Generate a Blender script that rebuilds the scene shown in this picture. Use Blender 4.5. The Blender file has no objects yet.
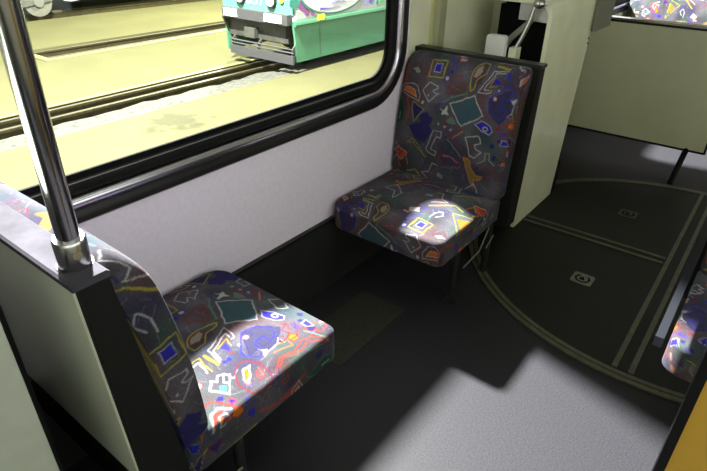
import bpy, bmesh, math, random
import numpy as np
from mathutils import Vector, Matrix

# ---------------------------------------------------------------- camera, world, light
SC = bpy.context.scene
COL = SC.collection
cam_d = bpy.data.cameras.new('camera')
cam = bpy.data.objects.new('camera', cam_d); COL.objects.link(cam)
Rn = Vector((0.61394, -0.78922, 0.01427)); Un = Vector((0.38961, 0.31870, 0.86408)); Fw = Vector((0.68650, 0.52493, -0.50315))
m = Matrix((Rn, Un, -Fw)).transposed().to_4x4()
m.translation = Vector((-0.09038, -1.27096, 1.38369))
cam.matrix_world = m
cam_d.sensor_width = 36; cam_d.lens = 544.63 * 36 / 707; cam_d.clip_start = .02; cam_d.clip_end = 200
SC.camera = cam
SC.view_settings.view_transform = 'Standard'; SC.view_settings.look = 'None'
SC.view_settings.exposure = 0.0; SC.view_settings.gamma = 1.0
SC.cycles.use_denoising = True
SC.cycles.max_bounces = 10; SC.cycles.diffuse_bounces = 5; SC.cycles.glossy_bounces = 4; SC.cycles.transparent_max_bounces = 12

world = bpy.data.worlds.new('world'); SC.world = world; world.use_nodes = True
bg = world.node_tree.nodes['Background']
bg.inputs[0].default_value = (.98, .99, .99, 1); bg.inputs[1].default_value = 2.5

# floodlight of the depot yard, standing between the two tracks' trams and shining in through the window
fd = bpy.data.lights.new('yard_floodlight', 'POINT'); fl = bpy.data.objects.new('yard_floodlight', fd); COL.objects.link(fl)
fd.energy = 41000; fd.shadow_soft_size = .26; fd.color = (1.0, .975, 1.0)
fl.location = (3.0, 4.5, 6.0)
fd2 = bpy.data.lights.new('far_ground_fill', 'POINT'); fl2 = bpy.data.objects.new('far_ground_fill', fd2); COL.objects.link(fl2)
fd2.energy = 10000; fd2.color = (1, .96, .7); fd2.shadow_soft_size = .3; fl2.location = (10.5, 10.2, 3.5)  # unseen fill lamp, added to brighten the far ground beyond the tram

# ---------------------------------------------------------------- helpers
random.seed(4)
def new_mat(name, col, rough=.5, metal=0.0, noise=0.0, nscale=20, bump=0.0, bscale=200, coat=0.0, col2=None, spec=.5):
    mt = bpy.data.materials.new(name); mt.use_nodes = True
    nt = mt.node_tree; b = nt.nodes['Principled BSDF']
    b.inputs['Base Color'].default_value = (*col, 1); b.inputs['Roughness'].default_value = rough
    b.inputs['Metallic'].default_value = metal; b.inputs['Coat Weight'].default_value = coat
    b.inputs['Specular IOR Level'].default_value = spec
    tc = nt.nodes.new('ShaderNodeTexCoord')
    if noise or col2:
        n = nt.nodes.new('ShaderNodeTexNoise'); n.inputs['Scale'].default_value = nscale; n.inputs['Detail'].default_value = 5
        nt.links.new(tc.outputs['Object'], n.inputs['Vector'])
        r = nt.nodes.new('ShaderNodeValToRGB')
        r.color_ramp.elements[0].position = .35; r.color_ramp.elements[1].position = .65
        c2 = col2 if col2 else tuple(min(1, c * (1 + noise)) for c in col)
        c1 = col if col2 else tuple(c * (1 - noise) for c in col)
        r.color_ramp.elements[0].color = (*c1, 1); r.color_ramp.elements[1].color = (*c2, 1)
        nt.links.new(n.outputs['Fac'], r.inputs[0]); nt.links.new(r.outputs[0], b.inputs['Base Color'])
    if bump:
        n2 = nt.nodes.new('ShaderNodeTexNoise'); n2.inputs['Scale'].default_value = bscale
        nt.links.new(tc.outputs['Object'], n2.inputs['Vector'])
        bp = nt.nodes.new('ShaderNodeBump'); bp.inputs['Strength'].default_value = bump; bp.inputs['Distance'].default_value = .01
        nt.links.new(n2.outputs['Fac'], bp.inputs['Height']); nt.links.new(bp.outputs[0], b.inputs['Normal'])
    return mt

def link(name, verts, faces, mat, parent=None, smooth=False, loc=None):
    me = bpy.data.meshes.new(name); me.from_pydata([tuple(v) for v in verts], [], faces); me.update()
    if smooth: me.shade_smooth()
    o = bpy.data.objects.new(name, me); COL.objects.link(o)
    if mat: me.materials.append(mat)
    if parent:
        o.parent = parent; o.matrix_parent_inverse = parent.matrix_world.inverted() if False else Matrix.Translation(-parent.location)
    return o

def obj(name, bm, mat, parent=None, smooth=False, bevel=0, seg=2):
    if bevel:
        bmesh.ops.bevel(bm, geom=[e for e in bm.edges if e.is_manifold and e.calc_face_angle(0) > .5], offset=bevel, segments=seg, profile=.5, affect='EDGES', clamp_overlap=True)
    bmesh.ops.recalc_face_normals(bm, faces=bm.faces)
    me = bpy.data.meshes.new(name); bm.to_mesh(me); bm.free()
    if smooth:
        me.shade_smooth()
        try: me.set_sharp_from_angle(angle=math.radians(40))
        except Exception: pass
    o = bpy.data.objects.new(name, me); COL.objects.link(o); me.materials.append(mat)
    if parent: o.parent = parent; o.matrix_parent_inverse = Matrix.Translation(-parent.location)
    return o

def box(bm, x0, x1, y0, y1, z0, z1):
    vs = [bm.verts.new((x, y, z)) for x in (x0, x1) for y in (y0, y1) for z in (z0, z1)]
    for f in ((0, 1, 3, 2), (4, 6, 7, 5), (0, 4, 5, 1), (2, 3, 7, 6), (0, 2, 6, 4), (1, 5, 7, 3)):
        bm.faces.new([vs[i] for i in f])
    return bm
def B(*a): return box(bmesh.new(), *a)
def prism(pts, axis, a0, a1, bm=None):
    """polygon in the two other axes (cyclic order), extruded along axis"""
    bm = bm or bmesh.new()
    def P(p, a):
        return {'x': (a, p[0], p[1]), 'y': (p[0], a, p[1]), 'z': (p[0], p[1], a)}[axis]
    A = [bm.verts.new(P(p, a0)) for p in pts]; C = [bm.verts.new(P(p, a1)) for p in pts]
    bm.faces.new(A); bm.faces.new(C[::-1])
    for i in range(len(pts)):
        j = (i + 1) % len(pts); bm.faces.new((A[i], C[i], C[j], A[j]))
    return bm
def tube(bm, pts, r, n=20, cap=True):
    pts = [Vector(p) for p in pts]; rings = []
    up = None
    for i, p in enumerate(pts):
        t = (pts[min(i + 1, len(pts) - 1)] - pts[max(i - 1, 0)]).normalized()
        if up is None:
            up = t.orthogonal().normalized()
        up = (up - t * up.dot(t)).normalized(); s = t.cross(up)
        rr = r[i] if isinstance(r, (list, tuple)) else r
        rings.append([bm.verts.new(p + (up * math.cos(2 * math.pi * k / n) + s * math.sin(2 * math.pi * k / n)) * rr) for k in range(n)])
    for a, b in zip(rings, rings[1:]):
        for k in range(n): bm.faces.new((a[k], a[(k + 1) % n], b[(k + 1) % n], b[k]))
    if cap: bm.faces.new(rings[0][::-1]); bm.faces.new(rings[-1])
    return bm
def T(pts, r, n=20): return tube(bmesh.new(), pts, r, n)
def arc(cx, cy, r, a0, a1, n=10):
    return [(cx + r * math.cos(math.radians(a0 + (a1 - a0) * k / n)), cy + r * math.sin(math.radians(a0 + (a1 - a0) * k / n))) for k in range(n + 1)]
def rr(x0, x1, z0, z1, r, n=10):
    return arc(x1 - r, z1 - r, r, 0, 90, n) + arc(x0 + r, z1 - r, r, 90, 180, n) + arc(x0 + r, z0 + r, r, 180, 270, n) + arc(x1 - r, z0 + r, r, 270, 360, n)
def frame_loop(x0, x1, z0, z1, r, prof, plane='y'):
    """profile [(outward offset, depth)] swept round a rounded rectangle in the xz plane"""
    bm = bmesh.new(); L = []
    for off, dep in prof:
        L.append([bm.verts.new((a, dep, b)) for a, b in rr(x0 - off, x1 + off, z0 - off, z1 + off, max(r + off, .002))])
    n = len(L[0])
    for A, C in zip(L, L[1:] + L[:1]):
        for k in range(n): bm.faces.new((A[k], A[(k + 1) % n], C[(k + 1) % n], C[k]))
    return bm
def tag(o, label=None, cat=None, group=None, kind=None):
    if label: o['label'] = label
    if cat: o['category'] = cat
    if group: o['group'] = group
    if kind: o['kind'] = kind
    return o
def thing(name, label, cat, loc=(0, 0, 0), group=None):
    o = bpy.data.objects.new(name, None); COL.objects.link(o); o.location = loc; o.empty_display_size = .05
    return tag(o, label, cat, group)
def struct(name, bm, mt, parent=None, **k):
    o = obj(name, bm, mt, parent, **k)
    if not parent: o['kind'] = 'structure'
    return o
def ring_plate(cx, cy, r0, r1, z0, z1, a0=0, a1=360, n=96):
    bm = bmesh.new(); full = (a1 - a0) >= 360
    L = []
    for k in range(n + (0 if full else 1)):
        a = math.radians(a0 + (a1 - a0) * k / n); c, s = math.cos(a), math.sin(a)
        L.append([bm.verts.new((cx + c * r, cy + s * r, z)) for r, z in ((r0, z0), (r0, z1), (r1, z1), (r1, z0))])
    m_ = len(L)
    for k in range(m_ if full else m_ - 1):
        A, C = L[k], L[(k + 1) % m_]
        for q in range(4): bm.faces.new((A[q], A[(q + 1) % 4], C[(q + 1) % 4], C[q]))
    if not full: bm.faces.new(L[0]); bm.faces.new(L[-1][::-1])
    return bm
def text_obj(name, s, size, origin, xdir, ydir, mat, parent, extrude=.004):
    cu = bpy.data.curves.new(name, 'FONT'); cu.body = s; cu.size = size; cu.extrude = extrude
    t = bpy.data.objects.new(name + '_curve', cu); COL.objects.link(t)
    dg = bpy.context.evaluated_depsgraph_get(); me = bpy.data.meshes.new_from_object(t.evaluated_get(dg))
    bpy.data.objects.remove(t)
    x = Vector(xdir); y = Vector(ydir); z = x.cross(y)
    M = Matrix((x, y, z)).transposed().to_4x4(); M.translation = Vector(origin); me.transform(M)
    me.materials.clear(); me.materials.append(mat); me.name = name
    o = bpy.data.objects.new(name, me); COL.objects.link(o); o.parent = parent; o.matrix_parent_inverse = Matrix.Translation(-parent.location)
    return o

# ---------------------------------------------------------------- seat fabric: one repeat of the woven design
MOTIFS = [('r',22,0,None,[(6,32),(29,84),(21,134),(5,187)]),
('r',18,0,None,[(27,119),(53,186),(71,255),(54,302)]),
('g',5,1,'d',[(19,192),(45,238),(45,282),(19,309),(-2,269),(13,229)]),
('c',8,0,None,[(23,257),(24,286)]),
('s',26,0,None,[(397,9),(356,125)]),
('t',9,0,None,[(225,179),(255,153),(322,128)]),
('n',4,1,'n',[(129,250),(159,230),(188,253),(185,279),(145,287)]),
('n',3,1,'n',[(81,305),(159,268),(199,303),(169,360),(116,350)]),
('o',6,1,'y2',[(358,377),(382,382),(392,409),(418,438),(448,437),(441,454),(412,461),(419,492),(392,459)]),
('w',4,1,None,[(10,166),(27,140),(63,129),(90,137),(111,168),(110,197),(83,189),(47,179)]),
('w',3,1,'o',[(25,163),(33,150),(62,145),(84,158),(95,182),(67,172)]),
('w',5,1,None,[(145,114),(185,121),(186,133),(169,143),(177,152),(197,150),(159,191),(121,149)]),
('w',3,1,'w',[(154,163),(153,165),(151,166),(149,165),(148,163),(149,161),(151,160),(153,161)]),
('s',4,1,'w',[(138,196),(136,202),(131,204),(125,202),(123,196),(125,190),(131,188),(136,190)]),
('y',6,1,None,[(132,28),(195,22),(201,88),(134,92)]),
('w',3,1,'b',[(150,37),(181,37),(181,71),(150,71)]),
('g',4,0,None,[(38,65),(40,96),(67,104)]),
('c',3,1,'c',[(53,71),(75,63),(90,81),(75,86)]),
('m',6,1,None,[(246,78),(278,66),(286,88),(309,104),(300,117),(268,111),(252,140),(233,144),(232,120),(246,94)]),
('b',5,1,'w',[(226,87),(224,92),(218,95),(212,92),(210,87),(212,81),(218,79),(224,81)]),
('b',5,1,'n',[(237,58),(235,63),(230,65),(226,63),(224,58),(226,54),(230,52),(235,53)]),
('y',5,1,'n',[(84,202),(141,223),(102,281),(84,237)]),
('m',4,1,'k',[(243,3),(275,5),(274,18),(244,17)]),
('b',4,0,None,[(226,5),(217,32),(249,39)]),
('b',5,0,None,[(202,201),(222,222),(234,223)]),
('b',4,0,None,[(212,192),(229,179),(246,186)]),
('w',4,1,'w',[(218,205),(232,213),(248,192),(247,210),(258,222),(242,221),(231,227),(230,213)]),
('m',5,1,'t',[(248,248),(278,225),(304,254),(270,261)]),
('w',6,1,'q',[(255,180),(354,131),(406,199),(322,257)]),
('w',5,0,None,[(457,25),(403,32),(365,115),(414,110),(415,98)]),
('w',4,0,None,[(449,34),(413,38),(384,102),(405,100)]),
('y',4,0,None,[(414,51),(403,91),(432,80)]),
('b',3,1,'b',[(419,56),(446,66),(414,79)]),
('m',5,0,None,[(440,59),(459,70)]),
('b',5,1,'b',[(468,46),(467,50),(463,51),(459,50),(457,46),(459,42),(463,40),(467,42)]),
('w',3,1,'w',[(449,97),(448,99),(446,100),(444,99),(443,97),(444,95),(446,94),(448,95)]),
('y',5,1,None,[(351,6),(376,9),(374,44),(345,74),(341,108),(332,116),(318,72),(320,33)]),
('m',5,1,'w2',[(349,15),(328,35),(324,65),(341,67),(358,40)]),
('y',10,0,None,[(409,12),(458,16)]),
('w',3,0,None,[(490,8),(518,13),(504,37)]),
('n',5,1,'n2',[(490,92),(419,130),(424,179),(472,219),(489,199),(509,169),(511,136),(492,114)]),
('n',4,1,None,[(444,143),(442,149),(436,151),(430,149),(428,143),(430,137),(436,134),(442,137)]),
('n',4,1,None,[(470,134),(494,136),(495,165),(468,165)]),
('w',3,1,'w',[(491,122),(508,124),(523,116),(517,130),(508,137),(501,128)]),
('w',4,0,None,[(515,135),(513,168),(497,187)]),
('w',4,1,'b',[(379,238),(404,219),(443,231),(456,252),(444,265),(409,256)]),
('w',5,1,'n2',[(433,246),(431,252),(425,255),(419,252),(416,246),(419,240),(425,238),(431,240)]),
('m',5,0,None,[(515,190),(508,221),(485,213),(471,242)]),
('m',4,0,None,[(527,198),(525,231),(503,256)]),
('w',4,1,'r',[(11,435),(38,405),(86,425),(58,464)]),
('w',4,0,None,[(15,430),(1,402),(16,387),(30,403)]),
('y',4,0,None,[(82,380),(104,356),(138,375),(171,412),(181,417)]),
('y',4,0,None,[(95,377),(111,370),(136,387),(185,420)]),
('w',4,1,None,[(203,300),(243,297),(240,323),(220,323),(202,379),(228,384),(224,405),(184,390),(181,376)]),
('c',4,1,'c',[(226,268),(225,271),(222,272),(220,271),(218,268),(220,266),(222,264),(225,266)]),
('m',5,1,'c',[(261,275),(259,280),(253,282),(248,280),(246,275),(248,270),(253,267),(259,270)]),
('c',4,1,'c',[(285,281),(284,284),(281,285),(278,284),(277,281),(278,278),(281,277),(284,278)]),
('m',6,0,None,[(253,309),(290,312),(329,345),(336,362)]),
('m',6,0,None,[(272,301),(306,276),(334,267)]),
('o',7,0,None,[(297,310),(336,273)]),
('t',7,0,None,[(276,322),(324,361),(344,378)]),
('m',7,1,'n2',[(246,409),(282,385),(341,400),(342,422),(275,431)]),
('k',4,0,None,[(263,391),(299,389),(336,407)]),
('s',4,0,None,[(172,438),(148,448),(157,469),(184,477)]),
('c',3,1,'c',[(247,472),(273,480),(268,493),(246,488)]),
('t',4,0,None,[(261,442),(301,439),(346,424)]),
('m',5,0,None,[(348,435),(355,462),(346,495)]),
('w',5,1,None,[(351,294),(404,278),(421,306),(394,316),(401,332),(429,339),(405,366),(382,364),(365,323)]),
('c',5,0,None,[(418,388),(447,370),(444,339),(461,335),(464,362),(491,380)]),
('n',4,1,'n',[(473,305),(471,310),(465,313),(459,310),(456,305),(459,299),(465,296),(471,299)]),
('n',4,1,'n',[(493,282),(491,286),(487,288),(482,286),(481,282),(482,277),(487,276),(491,277)]),
('n',4,1,'n',[(491,350),(488,357),(482,360),(475,357),(472,350),(475,344),(482,341),(488,343)]),
('m',3,1,'k',[(525,313),(537,311),(539,337),(528,337)]),
('m',5,0,None,[(442,410),(472,395),(505,408),(482,435),(457,428)]),
('m',5,0,None,[(513,441),(537,421),(523,396)]),
('t',4,0,None,[(503,373),(532,373),(523,396)]),
('b',6,1,None,[(417,129),(417,163),(441,188),(475,198),(494,164),(464,162),(469,123),(503,124),(516,108),(478,78)]),
('o',4,1,'w',[(444,129),(442,134),(437,136),(431,134),(429,129),(431,123),(436,121),(442,123)]),
('m',6,1,None,[(511,23),(493,46),(497,70),(530,90),(569,88),(588,70),(593,43),(577,18),(541,10)]),
('w',6,1,'o',[(515,68),(515,44),(536,29),(553,33)]),
('r',4,1,None,[(541,79),(557,78),(564,65),(554,57),(540,65)]),
('r',3,1,None,[(555,69),(554,71),(552,72),(549,71),(548,69),(549,66),(551,65),(554,66)]),
('w',6,1,None,[(485,-30),(497,-21),(483,-9),(501,15),(544,-22),(506,-48)]),
('t',3,1,'b2',[(511,-23),(520,-11),(534,-23),(522,-32)]),
('w',5,0,None,[(489,5),(509,-11),(519,-3)]),
('b',5,1,'b',[(468,34),(467,37),(464,38),(460,37),(459,34),(460,30),(463,29),(467,30)]),
('m',5,1,'k',[(485,-60),(482,-52),(475,-49),(467,-52),(464,-59),(467,-67),(474,-70),(482,-67)]),
('y',5,0,None,[(411,-39),(405,-1),(450,-8),(464,-6)]),
('w',6,0,None,[(420,-36),(419,-9),(459,-19)]),
('r',6,0,None,[(594,-146),(532,-90),(527,-68),(586,-30)]),
('w',7,0,None,[(593,-110),(555,-87),(554,-68),(576,-47)]),
('r',9,0,None,[(586,-101),(562,-81),(569,-68)]),
('w',5,1,None,[(597,-92),(574,-79),(574,-64),(592,-58)]),
('r',5,1,'r',[(586,-71),(590,-58),(598,-72)]),
('r',5,0,None,[(567,121),(557,142),(569,193),(561,235),(601,292)]),
('r',5,0,None,[(570,103),(548,140),(558,189),(548,224),(556,258),(588,290)]),
('t',6,0,None,[(526,257),(563,275),(592,285)]),
('t',5,0,None,[(581,213),(593,266)]),
('m',4,1,None,[(500,185),(500,201),(518,192),(518,178)]),
('m',4,0,None,[(465,228),(472,242),(497,233)]),
('o',4,0,None,[(522,198),(545,195),(531,162),(529,140)]),
('b',4,0,None,[(483,251),(507,247),(482,262),(516,254)]),
('w',3,1,'b',[(500,276),(496,298),(529,292),(518,274)]),
('y',9,0,None,[(211,-79),(169,-119),(137,-152),(95,-137)]),
('w',5,0,None,[(167,-6),(165,-43),(146,-71),(130,-48),(149,-21)]),
('m',4,1,'w',[(266,-21),(230,-45),(216,-13),(251,3)]),
('b',4,0,None,[(245,35),(208,16),(214,-51),(231,-62)]),
('m',5,1,None,[(310,-114),(280,-144),(246,-109),(258,-73)]),
('y',5,1,None,[(116,-95),(43,-127),(34,14)]),
('o',3,1,'o',[(84,-74),(44,-101),(42,-23)]),
('w',5,0,None,[(243,-196),(217,-204),(200,-157),(169,-151),(219,-110)]),
('b',4,0,None,[(273,-185),(253,-134),(231,-131)]),
('o',6,0,None,[(94,-162),(77,-223),(41,-170),(57,-145)]),
('n',6,0,None,[(196,-222),(164,-155)]),
('y',4,1,'n',[(40,-207),(-2,-217),(-14,-132)]),
('w',5,1,None,[(442,-116),(418,-164),(356,-103),(361,-45),(389,-103)])]
CL = dict(r=(.55, .05, .02), g=(.05, .16, .10), c=(.34, .40, .33), s=(.13, .15, .24), t=(.12, .26, .22), n=(.035, .03, .16),
          o=(.75, .20, .02), w=(.62, .60, .62), y=(.52, .42, .04), b=(.04, .03, .50), m=(.26, .015, .03), k=(.62, .40, .38),
          d=(.02, .07, .05), q=(.06, .12, .15), y2=(.22, .19, .06), w2=(.34, .33, .26), n2=(.06, .055, .12), b2=(.10, .30, .55))
PU, PV, RES = 640, 640, 1.25      # the repeat in mm, and mm per cell
def make_tile():
    nu, nv = int(PU / RES), int(PV / RES)
    rng = np.random.RandomState(3)
    def soft(n, seed):
        r_ = np.random.RandomState(seed).rand(n, n); r_ = np.concatenate([r_, r_[:1]], 0); r_ = np.concatenate([r_, r_[:, :1]], 1)
        y = np.linspace(0, n, nv, endpoint=False); x = np.linspace(0, n, nu, endpoint=False)
        yi = y.astype(int); xi = x.astype(int); fy = (y - yi)[:, None]; fx = (x - xi)[None, :]
        fy = fy * fy * (3 - 2 * fy); fx = fx * fx * (3 - 2 * fx)
        return r_[yi][:, xi] * (1 - fy) * (1 - fx) + r_[yi + 1][:, xi] * fy * (1 - fx) + r_[yi][:, xi + 1] * (1 - fy) * fx + r_[yi + 1][:, xi + 1] * fy * fx
    img = np.zeros((nv, nu, 3)); img[:] = (.112, .102, .125)
    a = soft(9, 1)[..., None]; img = img * (.5 + .95 * a)
    b_ = np.clip(soft(9, 2) * 3 - 1.5, 0, 1)[..., None]; img = img * (1 - .6 * b_) + np.array((.03, .03, .10)) * .6 * b_
    g_ = np.clip(soft(11, 5) * 3 - 1.6, 0, 1)[..., None]; img = img * (1 - .5 * g_) + np.array((.05, .11, .09)) * .5 * g_
    r2_ = np.clip(soft(10, 9) * 3 - 1.9, 0, 1)[..., None]; img = img * (1 - .5 * r2_) + np.array((.14, .03, .025)) * .5 * r2_
    wob_u = (soft(40, 7) - .5) * 5; wob_v = (soft(40, 8) - .5) * 5
    def seg_d(X, Y, p, q):
        px, py = p; dx, dy = q[0] - px, q[1] - py; L2 = dx * dx + dy * dy + 1e-6
        t = np.clip(((X - px) * dx + (Y - py) * dy) / L2, 0, 1)
        return np.hypot(X - px - t * dx, Y - py - t * dy), t
    def paint(st, rough=1.0, op=1.0):
        col, w, closed, fill, pts = st
        us = [p[0] for p in pts]; vs = [p[1] for p in pts]; mg = w + 8
        i0, i1 = int((min(us) - mg) / RES), int((max(us) + mg) / RES) + 1; j0, j1 = int((min(vs) - mg) / RES), int((max(vs) + mg) / RES) + 1
        I = np.arange(i0, i1); J = np.arange(j0, j1); Im, Jm = I % nu, J % nv
        wu = wob_u[np.ix_(Jm, Im)] * rough; wv = wob_v[np.ix_(Jm, Im)] * rough
        X = (I[None, :] * RES) + wu; Y = (J[:, None] * RES) + wv
        sub = img[np.ix_(Jm, Im)]
        P = pts + [pts[0]] if closed else pts
        if fill:
            ins = np.zeros(X.shape, bool)
            for p, q in zip(P, P[1:]):
                c = ((p[1] > Y) != (q[1] > Y)) & (X < (q[0] - p[0]) * (Y - p[1]) / ((q[1] - p[1]) or 1e-6) + p[0]); ins ^= c
            hatch = .75 + .35 * (np.sin((X + Y) * 1.1) > 0)
            sub[ins] = (np.array(CL[fill]) * hatch[..., None])[ins]
        d = np.full(X.shape, 1e9)
        for p, q in zip(P, P[1:]):
            dd, _ = seg_d(X, Y, p, q); d = np.minimum(d, dd)
        w = w * (.74 if w < 12 else 1); a_ = np.clip((w * .5 - d) / 1.1 + .5, 0, 1) * op
        if w >= 14: w = w * (.74 if w < 12 else 1); a_ = np.clip((w * .5 - d) / (w * .35), 0, 1) * .6
        a_ = (a_ * (.8 + .2 * np.sin((X - Y) * 1.3)))[..., None]
        sub = sub * (1 - a_) + np.array(CL[col]) * a_
        img[np.ix_(Jm, Im)] = sub
    # loose woven scratches in the ground
    for k in range(700):
        u, v, an, ln = rng.uniform(0, PU), rng.uniform(0, PV), rng.uniform(0, math.pi), rng.uniform(10, 55)
        c = ['s', 'w', 'w', 'n', 't', 'c', 'm'][rng.randint(7)]
        paint((c, 1.9, 0, None, [(u, v), (u + ln * math.cos(an), v + ln * math.sin(an))]), 1, .28)
    # small filler figures where the repeat has room
    for k in range(26):
        u, v = rng.uniform(505, 640), rng.uniform(-140, 490)
        if -20 < u - 640 and False: continue
        n = rng.randint(3, 6); r_ = rng.uniform(9, 24); c = ['w', 'm', 'b', 'y', 'r', 't', 'n', 'w'][rng.randint(8)]
        a0 = rng.uniform(0, 6)
        pts = [(u + r_ * rng.uniform(.6, 1.2) * math.cos(a0 + 6.283 * i / n), v + r_ * rng.uniform(.6, 1.2) * math.sin(a0 + 6.283 * i / n)) for i in range(n)]
        paint((c, 4, 1, [None, 'o', 'b', None, 'n'][rng.randint(5)], pts))
    for st in MOTIFS: paint(st)
    return img
TILE = make_tile()
def fabric_col(u, v):
    nv, nu, _ = TILE.shape
    x = (u * 1000 / RES) % nu; y = (v * 1000 / RES) % nv
    xi = x.astype(int) % nu; yi = y.astype(int) % nv; fx = (x - x.astype(int))[:, None]; fy = (y - y.astype(int))[:, None]
    x2 = (xi + 1) % nu; y2 = (yi + 1) % nv
    return TILE[yi, xi] * (1 - fx) * (1 - fy) + TILE[yi, x2] * fx * (1 - fy) + TILE[y2, xi] * (1 - fx) * fy + TILE[y2, x2] * fx * fy
fab = bpy.data.materials.new('seat_fabric'); fab.use_nodes = True
_nt = fab.node_tree; _b = _nt.nodes['Principled BSDF']; _b.inputs['Roughness'].default_value = .95; _b.inputs['Specular IOR Level'].default_value = .1
_b.inputs['Sheen Weight'].default_value = .04
_at = _nt.nodes.new('ShaderNodeAttribute'); _at.attribute_name = 'weave'
_tc = _nt.nodes.new('ShaderNodeTexCoord'); _n = _nt.nodes.new('ShaderNodeTexNoise'); _n.inputs['Scale'].default_value = 420; _n.inputs['Detail'].default_value = 3
_nt.links.new(_tc.outputs['Object'], _n.inputs['Vector'])
_mx = _nt.nodes.new('ShaderNodeMix'); _mx.data_type = 'RGBA'; _mx.blend_type = 'MULTIPLY'; _mx.inputs[0].default_value = 1
_rp = _nt.nodes.new('ShaderNodeValToRGB'); _rp.color_ramp.elements[0].position = .3; _rp.color_ramp.elements[1].position = .7
_rp.color_ramp.elements[0].color = (.7, .7, .7, 1); _rp.color_ramp.elements[1].color = (1.25, 1.25, 1.25, 1)
_nt.links.new(_n.outputs['Fac'], _rp.inputs[0]); _nt.links.new(_at.outputs['Color'], _mx.inputs[6]); _nt.links.new(_rp.outputs[0], _mx.inputs[7])
_nt.links.new(_mx.outputs[2], _b.inputs['Base Color'])
_bp = _nt.nodes.new('ShaderNodeBump'); _bp.inputs['Strength'].default_value = .25; _bp.inputs['Distance'].default_value = .002
_nt.links.new(_n.outputs['Fac'], _bp.inputs['Height']); _nt.links.new(_bp.outputs[0], _b.inputs['Normal'])

def pad(name, parent, A, Bd, thick, radii, er, crown, O, ax, bx, nx, uv, step=.003, curve=None):
    """upholstered pad: plan A x Bd from corner O along ax, bx, outer face towards nx; four plan radii; fabric colours per vertex"""
    h = min(A, Bd) / 2; arcl = er * math.pi / 2; side = thick - er; ext = arcl + side
    N1 = int((A + 2 * ext) / step); N2 = int((Bd + 2 * ext) / step)
    p = np.linspace(-1, 1, N1); q = np.linspace(-1, 1, N2); Pm, Qm = np.meshgrid(p, q, indexing='ij'); Pm = Pm.ravel(); Qm = Qm.ravel()
    t = np.maximum(np.abs(Pm), np.abs(Qm)); ts = np.maximum(t, 1e-6); cx, cy = Pm / ts, Qm / ts
    HA, HB = A / 2 - er, Bd / 2 - er; sx, sy = cx * HA, cy * HB
    R = np.where(sx < 0, np.where(sy < 0, radii[0], radii[3]), np.where(sy < 0, radii[1], radii[2]))
    ix = np.sign(sx) * np.minimum(np.abs(sx), HA - R); iy = np.sign(sy) * np.minimum(np.abs(sy), HB - R)
    dx, dy = sx - ix, sy - iy; L = np.hypot(dx, dy); L = np.maximum(L, 1e-9); nxx, nyy = dx / L, dy / L
    ox, oy = ix + nxx * R, iy + nyy * R
    t0 = h / (h + ext); inn = t <= t0
    f = np.minimum(t / t0, 1); s = np.maximum(t - t0, 0) / (1 - t0) * ext
    sa = np.minimum(s, arcl); sb = s - sa
    offs = er * np.sin(sa / er); dz = -er * (1 - np.cos(sa / er)) - sb
    X = ox * f + nxx * offs; Y = oy * f + nyy * offs
    un, vn = np.clip(np.abs(X) / HA, 0, 1), np.clip(np.abs(Y) / HB, 0, 1)
    Z = dz + crown * (1 - un ** 3) * (1 - vn ** 3)
    if curve is not None: Z = Z + curve((X + A / 2) / A, (Y + Bd / 2) / Bd)
    uu = ox * f + nxx * s + A / 2; vv = oy * f + nyy * s + Bd / 2
    O = np.array(O); ax = np.array(ax); bx = np.array(bx); nx = np.array(nx)
    V = O + (X + A / 2)[:, None] * ax + (Y + Bd / 2)[:, None] * bx + Z[:, None] * nx
    idx = np.arange(N1 * N2).reshape(N1, N2)
    F = np.stack([idx[:-1, :-1], idx[1:, :-1], idx[1:, 1:], idx[:-1, 1:]], -1).reshape(-1, 4)
    if np.dot(np.cross(ax, bx), nx) < 0: F = F[:, ::-1]
    border = list(idx[:, 0]) + list(idx[-1, 1:]) + list(idx[-2::-1, -1]) + list(idx[0, -2:0:-1])
    if np.dot(np.cross(ax, bx), nx) > 0: border = border[::-1]
    me = bpy.data.meshes.new(name)
    me.from_pydata(V.tolist(), [], F.tolist() + [[int(i) for i in border]]); me.update(); me.shade_smooth()
    me.materials.append(fab)
    U_, V_ = uv(uu, vv); c = np.clip(fabric_col(U_, V_), 0, 1); c4 = np.concatenate([c, np.ones((len(c), 1))], 1)
    c = c * .48; c4[:, :3] = c; at_ = me.color_attributes.new('weave', 'FLOAT_COLOR', 'POINT'); at_.data.foreach_set('color', c4.astype(np.float32).ravel())
    o = bpy.data.objects.new(name, me); COL.objects.link(o); o.parent = parent; o.matrix_parent_inverse = Matrix.Translation(-parent.location)
    return o
# ---------------------------------------------------------------- materials
M_wall = new_mat('wall_laminate', (.83, .765, .90), .42, noise=.03, nscale=60, bump=.02, bscale=90)
M_cream = new_mat('cream_laminate', (.80, .80, .60), .25, noise=.03, nscale=8)
M_cream2 = new_mat('cream_gloss_panel', (.70, .73, .56), .22, noise=.03, nscale=6)
M_grey = new_mat('grey_green_panel', (.42, .45, .37), .5, noise=.04, nscale=30)
M_black = new_mat('black_rubber', (.010, .010, .010), .34, bump=.03, spec=.3)
M_blackp = new_mat('black_plastic', (.009, .009, .008), .6, bump=.08, bscale=500, spec=.15)
M_rubber = new_mat('matt_black_rubber', (.006, .006, .006), .8, spec=.05)
M_gask = new_mat('worn_window_rubber', (.008, .008, .008), .6, spec=.12)
M_stripm = new_mat('bright_window_strip', (.66, .63, .74), .22, metal=1)
M_glint = new_mat('pale_gusset_glint', (.16, .16, .13), .4)  # pale colour for the highlights drawn along the gusset edges
M_lower = new_mat('dark_lower_panel', (.016, .018, .017), .5, noise=.15, nscale=10)
M_chrome = new_mat('stainless_steel', (.55, .54, .55), .16, metal=1)
M_alu = new_mat('brushed_aluminium', (.60, .59, .60), .24, metal=1, bump=.03, bscale=300)
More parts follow.
